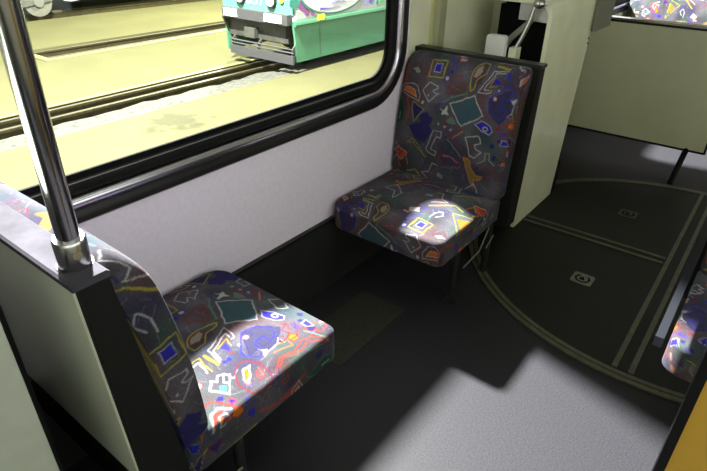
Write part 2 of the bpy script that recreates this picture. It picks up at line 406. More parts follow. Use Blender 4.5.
M_legs = new_mat('dark_grey_paint', (.018, .02, .02), .4, spec=.3)
M_strip = new_mat('worn_floor_strip', (.06, .06, .036), .5, noise=.25, nscale=30)
M_bar = new_mat('blue_grey_paint', (.009, .010, .014), .6, spec=.15)
M_capd = new_mat('worn_grey_metal_cap', (.055, .051, .062), .85, noise=.25, nscale=15, spec=.06)
M_yellow = new_mat('ochre_laminate', (.62, .36, .045), .4, noise=.05, nscale=5)
M_white = new_mat('white_enamel', (.80, .80, .78), .3)
M_ceil = new_mat('ceiling_laminate', (.6, .6, .55), .6)

def floor_mat(name, c, spk=.5):
    mt = new_mat(name, c, 0.55, noise=.22, nscale=170, bump=.06, bscale=300, spec=.16)
    nt = mt.node_tree; b = nt.nodes['Principled BSDF']; src = b.inputs['Base Color'].links[0].from_socket
    tc = [n for n in nt.nodes if n.type == 'TEX_COORD'][0]
    v = nt.nodes.new('ShaderNodeTexVoronoi'); v.inputs['Scale'].default_value = 95
    nt.links.new(tc.outputs['Object'], v.inputs['Vector'])
    r = nt.nodes.new('ShaderNodeValToRGB'); r.color_ramp.elements[0].position = .1; r.color_ramp.elements[1].position = .22
    r.color_ramp.elements[0].color = (1, 1, 1, 1); r.color_ramp.elements[1].color = (0, 0, 0, 1)
    mx = nt.nodes.new('ShaderNodeMix'); mx.data_type = 'RGBA'
    mu = nt.nodes.new('ShaderNodeMath'); mu.operation = 'MULTIPLY'; mu.inputs[1].default_value = spk
    nt.links.new(v.outputs['Distance'], r.inputs[0]); nt.links.new(r.outputs[0], mu.inputs[0]); nt.links.new(mu.outputs[0], mx.inputs[0])
    nt.links.new(src, mx.inputs[6]); mx.inputs[7].default_value = tuple(x * 1.5 for x in c) + (1,)
    nt.links.new(mx.outputs[2], b.inputs['Base Color'])
    return mt
M_floor = floor_mat('speckled_floor_covering', (.0215, .0205, .0245), .4)
M_hatch = floor_mat('speckled_hatch_covering', (.034, .034, .026), .4)
M_turn = floor_mat('dark_turntable_covering', (.010, .0105, .009), .2)

def glass_mat():
    mt = bpy.data.materials.new('window_glass'); mt.use_nodes = True; nt = mt.node_tree; nt.nodes.clear()
    out = nt.nodes.new('ShaderNodeOutputMaterial'); tr = nt.nodes.new('ShaderNodeBsdfTransparent'); gl = nt.nodes.new('ShaderNodeBsdfGlossy')
    gl.inputs['Roughness'].default_value = .02; tr.inputs[0].default_value = (.96, .985, .95, 1)
    lw = nt.nodes.new('ShaderNodeLayerWeight'); lw.inputs[0].default_value = .5; pw = nt.nodes.new('ShaderNodeMath'); pw.operation = 'POWER'; pw.inputs[1].default_value = 4; ml = nt.nodes.new('ShaderNodeMath'); ml.operation = 'MULTIPLY_ADD'; ml.inputs[1].default_value = .6; ml.inputs[2].default_value = .015; nt.links.new(lw.outputs['Facing'], pw.inputs[0]); nt.links.new(pw.outputs[0], ml.inputs[0]); mx = nt.nodes.new('ShaderNodeMixShader')
    nt.links.new(ml.outputs[0], mx.inputs[0]); nt.links.new(tr.outputs[0], mx.inputs[1]); nt.links.new(gl.outputs[0], mx.inputs[2]); nt.links.new(mx.outputs[0], out.inputs[0])
    return mt
M_glass = glass_mat()
M_filldiff = bpy.data.materials.new('fill_diffuser'); M_filldiff.use_nodes = True
_e = M_filldiff.node_tree.nodes['Principled BSDF']; _e.inputs['Emission Color'].default_value = (1, .98, .9, 1); _e.inputs['Emission Strength'].default_value = 1.0  # glowing face of the added ceiling fill lights

# ---------------------------------------------------------------- the setting
YR = -2.34; ZC = 2.25; XA = -2.6; XB = 7.6
def holed_wall(name, x0, x1, z0, z1, hx0, hx1, hz0, hz1, r, y_in, y_out, mt):
    """wall between y_in and y_out with one rounded opening"""
    bm = bmesh.new(); H = rr(hx0, hx1, hz0, hz1, r); n = len(H); q = n // 4
    cor = [(x1, z1)] * q + [(x0, z1)] * q + [(x0, z0)] * q + [(x1, z0)] * q
    rings = []
    for pts, y in ((cor, y_in), (H, y_in), (H, y_out), (cor, y_out)):
        rings.append([bm.verts.new((a, y, b)) for a, b in pts])
    for A, C in zip(rings, rings[1:] + rings[:1]):
        for k in range(n): bm.faces.new((A[k], A[(k + 1) % n], C[(k + 1) % n], C[k]))
    bmesh.ops.remove_doubles(bm, verts=bm.verts, dist=1e-5)
    bmesh.ops.dissolve_degenerate(bm, dist=1e-5, edges=bm.edges)
    return struct(name, bm, mt)
WX0, WX1, WZ0, WZ1, WR = -.30, 1.795, .823, 1.80, .115
holed_wall('wall_left', -.42, 2.10, .325, ZC, WX0 - .075, WX1 + .10, WZ0 - .07, WZ1 + .05, .18, 0, .05, M_wall)
holed_wall('wall_left', 3.40, 6.40, .325, ZC, 3.67, 6.0, WZ0 - .07, WZ1 + .05, .18, 0, .05, M_cream)
struct('wall_left', B(XA, -.42, 0, .05, .325, ZC), M_wall)
struct('wall_left', B(6.40, XB, 0, .05, .325, ZC), M_cream)
struct('wall_left', B(2.10, 2.76, .0, .05, .325, ZC), M_cream)
# window seam strip and pilaster at the end of the first car section
struct('trim_1', prism([(2.085, 0.0), (2.093, -.012), (2.105, -.012), (2.112, 0.0)], 'z', .325, ZC), new_mat('yellowed_joint', (.50, .50, .22), .5))
struct('trim_2', prism([(2.112, -.001), (2.135, -.022), (2.19, -.022), (2.215, -.001)], 'z', .325, ZC), new_mat('olive_cream_paint', (.36, .37, .22), .5))
struct('trim_6', B(1.925, 2.085, -.003, .0, .765, ZC), M_cream)
struct('trim_3', prism([(2.72, 0.0), (2.72, -.045), (2.77, -.045), (2.77, 0.0)], 'z', 0, ZC, ), M_cream)
# dark lower panel
struct('baseboard_left', prism([(0.05, 0), (-.012, 0), (-.012, .315), (.05, .315)], 'x', XA, 2.72), M_lower)
struct('trim_4', B(XA, 2.72, -.018, .05, .315, .327), M_black)
struct('baseboard_left', B(3.4, XB, -.012, .05, 0, .325), M_lower)
struct('floor', B(XA, XB, YR - .05, .05, -.06, 0), M_floor)
struct('ceiling', B(XA, XB, YR - .05, .05, ZC, ZC + .05), M_ceil)
struct('wall_back', B(XA - .05, XA, YR - .05, .05, 0, ZC), M_cream)
struct('wall_front', B(XB, XB + .05, YR - .05, .05, 0, ZC), M_cream)
for a, b, c, d in ((-2.4, -.5, .9, 1.95), (-.3, 1.75, .9, 1.95), (4.05, 6.0, .9, 1.95)):
    pass
rw = [(-2.45, -.55), (-.35, 1.75), (4.05, 6.0)]
xs = XA
for i, (a, b) in enumerate(rw):
    struct('wall_right', B(xs, a, YR - .05, YR, 0, ZC), M_cream)
    struct('wall_right', B(a, b, YR - .05, YR, 0, .85), M_cream)
    struct('wall_right', B(a, b, YR - .05, YR, 1.9, ZC), M_cream)
    wr = struct('window_%d' % (i + 3), frame_loop(a, b, .85, 1.9, .02, [(0, YR - .04), (0, YR + .012), (.04, YR + .012), (.04, YR)]), M_black)
    struct('pane', B(a, b, YR - .03, YR - .024, .85, 1.9), M_glass, wr)
    xs = b
struct('wall_right', B(xs, XB, YR - .05, YR, 0, ZC), M_cream)

# the two windows of the left side: gasket, bright strip, glass
def window(name, x0, x1, z0, z1, r):
    w = struct(name, frame_loop(x0, x1, z0, z1, r, [(0, .023), (0, .012), (.004, .0), (.012, -.006), (.026, -.006), (.034, .0), (.036, .024)]), M_gask, smooth=True)
    g = struct('gasket_lip', frame_loop(x0, x1, z0, z1, r, [(-.012, .022), (-.012, .014), (.002, .008), (.002, .03)]), M_rubber, w, smooth=True)
    s = struct('bright_strip', frame_loop(x0, x1, z0, z1, r, [(.038, .02), (.039, -.008), (.044, -.014), (.051, -.017), (.060, -.017), (.067, -.014), (.072, -.008), (.073, .02)]), M_stripm, w, smooth=True)
    o = struct('outer_gasket', frame_loop(x0, x1, z0, z1, r, [(.072, .02), (.073, -.004), (.088, -.012), (.104, -.012), (.112, -.002), (.112, .02)]), M_black, w, smooth=True)
    p = bmesh.new(); fs = []
    for y in (.016, .021):
        fs.append([p.verts.new((a, y, b)) for a, b in rr(x0 - .002, x1 + .002, z0 - .002, z1 + .002, r)])
    p.faces.new(fs[0]); p.faces.new(fs[1][::-1]); n = len(fs[0])
    for k in range(n): p.faces.new((fs[0][k], fs[1][k], fs[1][(k + 1) % n], fs[0][(k + 1) % n]))
    struct('pane', p, M_glass, w)
    return w
window('window_1', WX0, WX1, WZ0, WZ1, WR)
window('window_2', 3.74, 5.93, WZ0, WZ1, WR)

# unseen strip lights added over the aisle to brighten the interior
for i, x in enumerate((-1.2, .9, 5.0)):
    t = thing('ceiling_fill_light', 'long white strip light added unseen over the aisle, ' + ('nearest the rear wall', 'above the facing seats', 'in the section past the turntable')[i], 'fill light', (x, -1.16, ZC - .002))
    obj('housing', B(x - .65, x + .65, -1.26, -1.06, ZC - .03, ZC - .002), M_white, t, bevel=.006)
    obj('diffuser', prism([(-1.24, ZC - .03)] + arc(-1.16, ZC - .03, .08, 180, 360, 12)[1:-1] + [(-1.08, ZC - .03)], 'x', x - .62, x + .62), M_filldiff, t, smooth=True)
    ld = bpy.data.lights.new('strip_fill', 'AREA'); ld.shape = 'RECTANGLE'; ld.size = 1.2; ld.size_y = .15; ld.energy = 2.2; ld.color = (1, .98, .9)
    lo = bpy.data.objects.new('strip_fill', ld); COL.objects.link(lo); lo.location = (x, -1.16, ZC - .13)

# ---------------------------------------------------------------- floor details
TCX, TCY, TR = 2.55, -1.165, .93
tt = thing('turntable_floor', 'round dark articulation floor plate with metal rim and crossing metal joints', 'floor plate', (TCX, TCY, 0))
obj('plate', prism(arc(TCX, TCY, TR - .005, 0, 360, 96)[:-1], 'z', .0005, .004), M_turn, tt)
obj('rim', ring_plate(TCX, TCY, TR - .012, TR + .006, .0005, .0085), M_strip, tt)
obj('rim', ring_plate(TCX, TCY, TR + .012, TR + .032, .0005, .007), M_strip, tt)
for s in (-1, 1):
    obj('joint_strip', B(TCX - TR + .025, TCX + TR - .01, TCY + .005 + s * .028 - .009, TCY + .005 + s * .028 + .009, .004, .0085), M_strip, tt)
    obj('joint_strip', B(TCX - .02 + s * .026 - .009, TCX - .02 + s * .026 + .009, TCY + .05, TCY + TR - .14, .004, .0085), M_strip, tt)
obj('joint_gap', B(TCX - TR + .025, TCX + TR - .01, TCY - .013, TCY + .023, .004, .0052), M_turn, tt)
def icon(cx, cy, parent, worn):
    m1 = new_mat('floor_sign_worn' if worn else 'floor_sign', (.03, .03, .028) if worn else (.13, .13, .10), .5, noise=.2, nscale=60)
    ip = obj('sign_plate', prism([(cx + a, cy + b) for a, b in rr(-.045, .045, -.045, .045, .014, 5)], 'z', .004, .0065), m1, parent)
    ip['label'] = 'worn square floor sign' if worn else 'pale square floor sign with a dark figure'
    bm = ring_plate(cx, cy, .024, .033, .0065, .0072, 30, 320, 30)
    obj('sign_figure', bm, M_rubber, ip)
    obj('sign_figure', prism([(cx - .012, cy - .012), (cx + .016, cy - .002), (cx + .006, cy + .014), (cx - .012, cy + .012)], 'z', .0065, .0072), M_rubber, ip)
icon(2.135, -.862, tt, False); icon(2.93, -.853, tt, True)
tag(obj('floor_hatch', B(1.03, 1.452, -.362, -.150, -.001, .0025), M_hatch), 'lighter rectangular patch let into the dark floor between the facing seats', 'floor hatch')

# ---------------------------------------------------------------- seats
def seat(label, front, back, depth_sign, y0, y1, step, uvc, uvb, leg_x, group=None, legs_y=None, capmat=None):
    """front/back: x of cushion front and back; depth_sign +1 = sitter looks towards +x; y1 > y0 across"""
    s = depth_sign
    bx = back                                   # x of backrest foot
    root = thing('passenger_seat', label, 'seat', (bx, (y0 + y1) / 2, 0), group)
    X = lambda d: bx + s * d                    # d measured forward from the shell's rear at floor level
    W = y1 - y0
    # shell: leaning back slab, profile in (x, z)
    prof = [(X(.00), .905), (X(.048), .905), (X(.112), .40), (X(.118), .25), (X(.035), .25), (X(.02), .44)]
    obj('shell', prism(prof, 'y', y0 - .028, y1 + .012), M_blackp, root, bevel=.004)
    # cream rear panel set on the shell
    def onback(z, off): 
        t = (.905 - z) / (.905 - .44); return X(.02 * t - off)
    obj('rear_panel', prism([(onback(.893, .004), .893), (onback(.893, -.004), .893), (onback(.43, -.004), .43), (onback(.43, .004), .43)], 'y', y0 - .012, y1 + .008), M_cream2, root, bevel=.003)
    cap = obj('top_cap', prism([(X(-.010), .905), (X(-.010), .914), (X(-.006), .918), (X(.046), .918), (X(.051), .914), (X(.051), .905)], 'y', y0 - .031, y1 + .014), capmat or M_alu, root, bevel=.002)
    # seat pan under the cushion
    fx = front
    x0_, x1_ = sorted((X(.09), fx - s * .03))
    obj('seat_pan', B(x0_, x1_, y0 + .02, y1 - .02, .290, .315), M_legs, root, bevel=.004)
    # cushion
    D = abs(fx - back) - .125
    ax = (s, 0, 0); 
    O = (fx - s * D, y0, .402)
    pad('cushion', root, D, W, .098, uvc[1], .017, .024, O, ax, (0, 1, 0), (0, 0, 1), uvc[0], step)
    # backrest pad: plane leaning, from top to bottom
    tp = Vector((X(.118), 0, .918)); bt = Vector((X(.200), 0, .385)); d_ = bt - tp; Ln = d_.length; d_.normalize()
    n_ = Vector((0, 1, 0)).cross(d_); n_ = n_ if n_.x * s > 0 else -n_
    O = (tp.x, y0 - .002, tp.z)
    pad('backrest', root, Ln, W, .074, uvb[1], .017, .012, O, tuple(d_), (0, 1, 0), tuple(n_), uvb[0], step,
        curve=lambda a, b: .018 * np.sin(np.clip(a, 0, 1) * math.pi) - .028 * np.clip(1 - a * 5, 0, 1) ** 2)
    for lx in leg_x:
        for ly in (legs_y or (y0 + .05,)):
            lg = obj('leg', T([(lx, ly, .008), (lx, ly, .292)], .015, 16), M_legs, root, smooth=True)
            obj('foot_plate', T([(lx, ly, 0), (lx, ly, .01)], .026, 20), M_legs, lg, smooth=True)
    if len(leg_x) > 1:
        a, b = leg_x[0], leg_x[1]; ly = y0 + .05
        yb = y0 + .022; d = (b - a) / .3
        gs = obj('gusset_glint', T([(a + .02 * d, yb, .168), (a + .158 * d, yb, .182), (a + .225 * d, yb, .268)], .0035, 8), M_glint, root, smooth=True)  # pale rods stand in for bright highlights on the gusset's edges
        gs['label'] = 'thin pale brace between the legs'
        obj('gusset_glint', T([(a + .225 * d, yb, .163), (b - .012 * d, yb, .20)], .003, 8), M_glint, root, smooth=True)
    return root
def uv_cushion(s, O_x, y0, du, dv, flip):
    if not flip: return lambda a, b: (-(y0 + b) + du, (O_x + s * a) + dv)
    return lambda a, b: ((y0 + b) + du, dv - (O_x + s * a))
Y0, Y1 = -.528, -.016
near = seat('patterned single seat seen from behind at left, bright light across its cushion', .824, .180, 1, Y0, Y1, .0026,
    (uv_cushion(1, .811 - .506, Y0, .06, -.49, False), (.03, .018, .05, .04)),
    (lambda a, b: (b + .20, a - .19), (.045, .03, .03, .05)), (.475, .25), capmat=M_capd)
far = seat('patterned single seat facing the camera at the window, small lit patch on its cushion', 1.388, 2.030, -1, Y0, -.006, .003,
    (uv_cushion(-1, 1.42 + .506, Y0, .567, 1.53, True), (.03, .016, .06, .04)),
    (lambda a, b: (-(Y0 + b) + .0, a + .0), (.006, .03, .03, .03)), (1.625, 1.925), capmat=M_black)
right = seat('patterned double seat across the aisle beside the turntable, only its corner in view', 1.335, 1.965, -1, -2.24, -1.262, .004,
    (uv_cushion(-1, 1.25 + .505, -2.24, 1.78, 1.56, True), (.03, .03, .04, .03)),
    (lambda a, b: (-(-2.24 + b) + .1, a), (.05, .05, .03, .03)), (1.6, 1.85), legs_y=(-1.55, -2.0))
obj('side_bar', prism([(1.19, .478), (1.20, .50), (1.75, .518), (1.80, .518), (1.80, .50), (1.75, .49), (1.215, .47)], 'y', -1.252, -1.232), M_bar, right, bevel=.004)
obj('side_bar_post', T([(1.79, -1.242, .30), (1.79, -1.24, .51)], .012, 12), M_bar, right, smooth=True)
M_part = new_mat('pale_olive_laminate', (.82, .84, .62), .3, noise=.04, nscale=5)
past = thing('partition', 'wide cream partition past the turntable with black edging and steel top edge', 'partition', (3.72, -.54, 0))
obj('board', B(3.705, 3.725, -1.05, -.015, .175, .862), M_part, past)
obj('top_cap', B(3.695, 3.76, -1.06, -.012, .873, .885), M_alu, past, bevel=.003)
obj('edging', B(3.700, 3.745, -1.06, -.012, .860, .873), M_black, past)
obj('edging', B(3.700, 3.730, -1.062, -1.05, .165, .86), M_black, past)
obj('edging', B(3.700, 3.730, -1.05, -.015, .163, .175), M_black, past)
obj('slanted_leg', T([(3.53, -.945, .0), (3.715, -.955, .17)], .017, 14), M_blackp, past, smooth=True)
opp = seat('double seat facing the camera far back beyond the cream back panel', 4.95, 5.58, -1, -1.03, -.03, .005,
    (uv_cushion(-1, 4.95 + .506, -1.03, 1.2, 5.2, True), (.03, .02, .05, .04)),
    (lambda a, b: (-(-1.03 + b) + .33, a - .22), (.045, .03, .03, .05)), (5.2,), legs_y=(-.98, -.1))

# ---------------------------------------------------------------- pole on the near seat's corner
px_, py_ = .205, -.508
gp = thing('grab_pole', 'bright steel pole rising from the corner of the near seat back', 'pole', (px_, py_, .918))
top_ = Vector((px_ - .02, py_ - .062, 1.30)); base_ = Vector((px_, py_, .918)); dr = (top_ - base_).normalized()
obj('tube', T([base_ + dr * .02, base_ + dr * ((ZC - .918) / dr.z)], 0.0168, 32), M_chrome, gp, smooth=True)
cl = obj('collar', tube(bmesh.new(), [base_ - dr * 0, base_ + dr * .004, base_ + dr * .05, base_ + dr * .054, base_ + dr * .054], [.0235, .024, .024, .0215, .017], 32), M_alu, gp, smooth=True)
cd = Vector((-.15, -1, .1)).normalized(); sp = base_ + dr * .028 + cd * .022
obj('screw', T([sp, sp + cd * .004], .007, 14), M_chrome, cl, smooth=True)
obj('flange', T([base_, base_ + dr * .003], .0265, 24), M_black, gp, smooth=True)

# console behind the near seat
cs = thing('side_console', 'plain grey-green panelled box behind the near seat, cut by the left picture edge', 'cabinet', (-.3, -.28, 0))
obj('body', B(-.75, .080, -.53, -.013, .0, .99), M_grey, cs, bevel=.003)
obj('edge_strip', B(.0805, .087, -.532, -.013, .0, .99), M_rubber, cs)

# ochre panel beside the camera
op = thing('windscreen_panel', 'ochre yellow panel with black edging at the lower right corner', 'partition', (.52, -1.8, 0))
obj('board', B(.501, .525, -2.33, -1.314, .02, 1.02), M_yellow, op)
obj('edging', B(.500, .530, -1.314, -1.303, .02, 1.03), M_black, op, bevel=.004)
obj('edging', B(.500, .530, -2.33, -1.314, 1.02, 1.04), M_black, op, bevel=.004)
obj('foot', B(.505, .525, -1.36, -1.31, 0, .03), M_black, op)

# ---------------------------------------------------------------- articulation cover, bellows, rubber curtain
cv = thing('articulation_cover', 'tall cream rounded cover beside the turntable behind the far seat', 'cover', (2.7, -.3, 0))
CX0, CX1 = 2.385, 3.05
def cover_prof(t=0):
    outer = [(-.425 + t, .0)] + [(-.425 + t, .90)] + [(y, z) for y, z in arc(-.355, 1.025, .07 - t, 180, 90, 10)] + [(-.08, 1.095 - t)]
    return outer
bm = bmesh.new()
po, pi_ = cover_prof(0), cover_prof(.018)
n = len(po)
xr = lambda z: 2.905 + .12 * min(z, 1.0)
Vv = []
for P_, sx in ((po, 0), (pi_, 0), (pi_, 1), (po, 1)):
    Vv.append([bm.verts.new(((xr(z) if sx else CX0), y, z)) for y, z in P_])
for a, b in ((0, 1), (1, 2), (2, 3), (3, 0)):
    for k in range(n - 1): bm.faces.new((Vv[a][k], Vv[a][k + 1], Vv[b][k + 1], Vv[b][k]))
bm.faces.new([Vv[i][0] for i in range(4)]); bm.faces.new([Vv[i][-1] for i in range(4)][::-1])
obj('cover_shell', bm, M_cream, cv, smooth=True)
obj('end_plate', prism([(-.405, 1.005)] + arc(-.355, 1.025, .052, 180, 90, 8) + [(-.275, 1.077), (-.275, 1.008)], 'x', CX0 + .004, CX0 + .016), new_mat('grey_plate', (.42, .42, .40), .35, noise=.1, nscale=30), cv)
obj('inner_web', prism([(-.21, .60), (-.21, .84), (-.25, .91), (-.34, 1.005), (-.325, 1.02), (-.235, .93), (-.18, .84), (-.18, .60)], 'x', CX0 + .02, CX0 + .04), new_mat('grey_web', (.25, .25, .21), .4), cv)
obj('opening_shade', B(CX0 + .05, CX0 + .07, -.405, -.165, .0, 1.06), M_rubber, cv)  # black sheet stands in for the shade inside the cover's open end
obj('base_plinth', B(2.84, 3.00, -.418, -.1, .0, .18), M_rubber, cv)
for z in (.93, .955):
    obj('screw', T([(2.99, -.429, z - .09), (2.99, -.42, z - .09)], .005, 10), M_blackp, cv)
# bellows: one folded skin per opening
def bellows(name, label, x0, x1, y0, y1, z0, z1, n, mt):
    bm = bmesh.new(); A = []
    for k in range(2 * n + 1):
        x = x0 + (x1 - x0) * k / (2 * n); y = y0 if k % 2 else y1
        A.append([bm.verts.new((x, yy, z)) for yy, z in ((y, z0), (y, z1), (y + .012, z1), (y + .012, z0))])
    for a, b in zip(A, A[1:]):
        for q in range(4): bm.faces.new((a[q], a[(q + 1) % 4], b[(q + 1) % 4], b[q]))
    bm.faces.new(A[0][::-1]); bm.faces.new(A[-1])
    return tag(obj(name, bm, mt), label, 'bellows')
bellows('bellows', 'grey pleated bellows skin beside the top of the cream cover', 2.985, 3.26, -.452, -.440, .90, ZC, 9, new_mat('grey_bellows', (.22, .22, .18), .6))
bellows('rubber_curtain', 'black pleated rubber curtain in the gap behind the cream cover', 2.77, 3.40, -.01, .02, .0, ZC, 9, M_rubber)
# grab rail at the cover's end
gr = thing('grab_rail', 'thin steel rail with a round joint above the end of the cream cover', 'rail', (2.40, -.36, 1.06))
obj('rail', T([(2.335, -.30, .88), (2.35, -.325, .95), (2.358, -.345, 1.02), (2.36, -.36, 1.1), (2.362, -.365, 1.3), (2.362, -.365, ZC)], .010, 16), M_chrome, gr, smooth=True)
bm = bmesh.new(); bmesh.ops.create_uvsphere(bm, u_segments=24, v_segments=14, radius=.028, matrix=Matrix.Translation((2.345, -.378, 1.085)) @ Matrix.Scale(.75, 4, (0, 0, 1)))
obj('joint', bm, M_chrome, gr, smooth=True)
obj('joint_arm', T([(2.36, -.36, 1.10), (2.35, -.378, 1.10)], .012, 12), M_chrome, gr, smooth=True)
bx_ = thing('wall_box', 'small white box with rounded top standing out above the far seat back', 'box', (2.33, -.14, .83))
obj('casing', prism([(y, z) for y, z in rr(-.275, -.185, .70, .95, .015, 5)], 'x', 2.28, 2.31), M_white, bx_, bevel=.004)
obj('bracket', B(2.31, 2.36, -.32, -.285, .80, .90), M_cream, bx_, bevel=.003)
obj('stand', B(2.285, 2.305, -.26, -.2, .0, .70), M_lower, bx_)

# ---------------------------------------------------------------- outside
GZ = -.90
def ground_mat():
    mt = new_mat('yellow_concrete', (.054, .052, .024), .9, noise=.06, nscale=1.2, spec=.04)
    nt = mt.node_tree; b = nt.nodes['Principled BSDF']; src = b.inputs['Base Color'].links[0].from_socket
    tc = [n for n in nt.nodes if n.type == 'TEX_COORD'][0]
    n = nt.nodes.new('ShaderNodeTexNoise'); n.inputs['Scale'].default_value = 2.2; n.inputs['Detail'].default_value = 7; n.inputs['Roughness'].default_value = .75
    nt.links.new(tc.outputs['Object'], n.inputs['Vector'])
    r = nt.nodes.new('ShaderNodeValToRGB'); r.color_ramp.elements[0].position = .63; r.color_ramp.elements[1].position = .70
    r.color_ramp.elements[0].color = (0, 0, 0, 1); r.color_ramp.elements[1].color = (.45, .45, .45, 1)
    mx = nt.nodes.new('ShaderNodeMix'); mx.data_type = 'RGBA'; mx.inputs[7].default_value = (.020, .021, .014, 1)
    # one oil stain beside the near track
    mp = nt.nodes.new('ShaderNodeVectorMath'); mp.operation = 'SUBTRACT'; mp.inputs[1].default_value = (3.85, 4.68, GZ)
    sc_ = nt.nodes.new('ShaderNodeVectorMath'); sc_.operation = 'MULTIPLY'; sc_.inputs[1].default_value = (1.5, 1.6, 1)
    ln = nt.nodes.new('ShaderNodeVectorMath'); ln.operation = 'LENGTH'
    n3 = nt.nodes.new('ShaderNodeTexNoise'); n3.inputs['Scale'].default_value = 5; n3.inputs['Detail'].default_value = 6
    ad = nt.nodes.new('ShaderNodeMath'); ad.operation = 'MULTIPLY_ADD'; ad.inputs[1].default_value = 1.9
    r3 = nt.nodes.new('ShaderNodeValToRGB'); r3.color_ramp.elements[0].position = .0; r3.color_ramp.elements[1].position = 1.0
    sb = nt.nodes.new('ShaderNodeMapRange'); sb.inputs[1].default_value = 1.30; sb.inputs[2].default_value = 1.62; sb.inputs[3].default_value = .62; sb.inputs[4].default_value = 0
    mxs = nt.nodes.new('ShaderNodeMath'); mxs.operation = 'MAXIMUM'
    nt.links.new(tc.outputs['Object'], mp.inputs[0]); nt.links.new(mp.outputs[0], sc_.inputs[0]); nt.links.new(sc_.outputs[0], ln.inputs[0]); nt.links.new(tc.outputs['Object'], n3.inputs['Vector'])
    nt.links.new(n3.outputs['Fac'], ad.inputs[0]); nt.links.new(ln.outputs['Value'], ad.inputs[2]); nt.links.new(ad.outputs[0], sb.inputs[0])
    nt.links.new(sb.outputs[0], mxs.inputs[0])
    nt.links.new(n.outputs['Fac'], r.inputs[0]); nt.links.new(r.outputs[0], mxs.inputs[1]); nt.links.new(mxs.outputs[0], mx.inputs[0]); nt.links.new(src, mx.inputs[6]); nt.links.new(mx.outputs[2], b.inputs['Base Color'])
    return mt
M_ground = ground_mat()
M_pit = new_mat('oily_track_bed', (.018, .014, .005), .8, noise=.5, nscale=9)
M_rubble = new_mat('whitish_rubble', (.028, .0275, .018), .9, noise=.6, nscale=14, bump=.6, bscale=12)
M_rail = new_mat('rusty_steel_rail', (.034, .028, .010), .45, metal=.5, noise=.3, nscale=20)
M_edge = new_mat('yellow_kerb_paint', (.085, .08, .018), .7, noise=.08, nscale=4)
X0g, X1g = -14, 34
def tracks(y_lo, y_hi, rub, x0):
    pass
slabs = [(-2, 5.25), (6.42, 9.30), (10.28, 13.6), (14.9, 34)]
for a, b in slabs:
    struct('ground', B(X0g, X1g, a, b, GZ - .3, GZ), M_ground)
struct('ground', B(X0g, X1g, 5.2, 15.0, GZ - .42, GZ - .16), M_pit)
struct('ground', B(X0g, 4.55, 9.30, 10.28, GZ - .16, GZ - .001), M_ground)
# white rubble strip between the pavement and the rail
rng = random.Random(5)
bm = bmesh.new(); nx_ = 240; rowsv = []
for i in range(nx_ + 1):
    x = X0g + (X1g - X0g) * i / nx_
    rowsv.append([bm.verts.new((x, 5.25 + .085 * j + rng.uniform(-.02, .02) * (0 < j), GZ - .006 + rng.uniform(-.03, .012) * (0 < j) - .006 * j)) for j in range(8)])
for a, b in zip(rowsv, rowsv[1:]):
    for j in range(7): bm.faces.new((a[j], a[j + 1], b[j + 1], b[j]))
tag(obj('rubble_strip', bm, M_rubble), 'strip of whitish rubble along the near track', 'rubble', kind='stuff')
def rail(y, lab, x0=X0g):
    prof = [(y - .06, GZ - .16), (y - .06, GZ - .145), (y - .012, GZ - .13), (y - .012, GZ - .045), (y - .035, GZ - .035), (y - .035, GZ - .005), (y + .035, GZ - .005), (y + .035, GZ - .035), (y + .012, GZ - .045), (y + .012, GZ - .13), (y + .06, GZ - .145), (y + .06, GZ - .16)]
    tag(obj('rail', prism(prof, 'x', x0, X1g), M_rail), lab, 'rail')
rail(6.0, 'near rail of the track under the green tram'); rail(6.34, 'guard rail close behind the near rail under the green tram')
rail(9.45, 'nearer rail of the middle track', 4.6); rail(10.05, 'farther rail of the middle track', 4.6)
rail(14.5, 'rail under the wheels of the vehicle at top left')
def kerb(a, b, name, lab, z1=GZ + .012): return tag(obj(name, prism([(p[0], p[1]) for p in (a + b)], 'z', GZ - .05, z1), M_edge), lab, 'kerb')
kerb([(X0g, 6.42), (X1g, 6.42)], [(X1g, 6.52), (X0g, 6.52)], 'kerb', 'kerb line behind the track of the green tram')
kerb([(4.55, 9.12), (X1g, 9.12)], [(X1g, 9.30), (4.55, 9.30)], 'kerb', 'bright yellow kerb in front of the middle track')
kerb([(4.42, 9.12), (4.55, 9.12)], [(4.55, 10.40), (4.42, 10.40)], 'kerb', 'short yellow kerb across the end of the middle track', GZ + .014)

# green tram
def gm(name, c, r=.35): return new_mat(name, c, r, noise=.05, nscale=3)
M_gr = gm('mint_green_paint', (.05, .165, .105)); M_gr2 = gm('green_skirt_paint', (.04, .125, .068)); M_gr3 = gm('green_band_paint', (.027, .10, .048))
M_wp = new_mat('white_livery', (.3, .3, .3), .4); M_dk = new_mat('dark_underframe', (.022, .022, .015), .7, noise=.4, nscale=6)
M_gb = new_mat('grey_bumper', (.028, .028, .028), .5, noise=.1)
gt = thing('tram', 'green and white tram standing on the near track outside the window', 'tram', (9, 6.2, GZ))
FX, SY = 6.70, 5.18
obj('body', B(FX, 17.0, SY + .02, 6.90, -.13, 3.1), M_wp, gt, bevel=.04)
obj('front_panel', B(FX - .025, FX + .02, SY + .02, 6.88, .02, 1.2), M_gr, gt, bevel=.012)
sk = [(FX - .03, -.135), (17, -.135), (17, -.68), (6.73, -.72), (6.70, -.70), (6.70, -.36), (6.68, -.22)]
obj('skirt', prism(sk, 'y', SY, SY + .04), M_gr2, gt, bevel=.008)
obj('skirt', prism(sk, 'y', 6.86, 6.895), M_gr2, gt, bevel=.008)
obj('side_band', prism([(SY - .035, -.15), (SY - .045, -.12), (SY - .035, -.08), (SY + .03, -.065), (SY + .03, -.15)], 'x', FX - .03, 17), M_gr3, gt)
obj('skirt_gap', B(7.30, 7.312, SY - .003, SY, -.66, -.17), M_dk, gt)
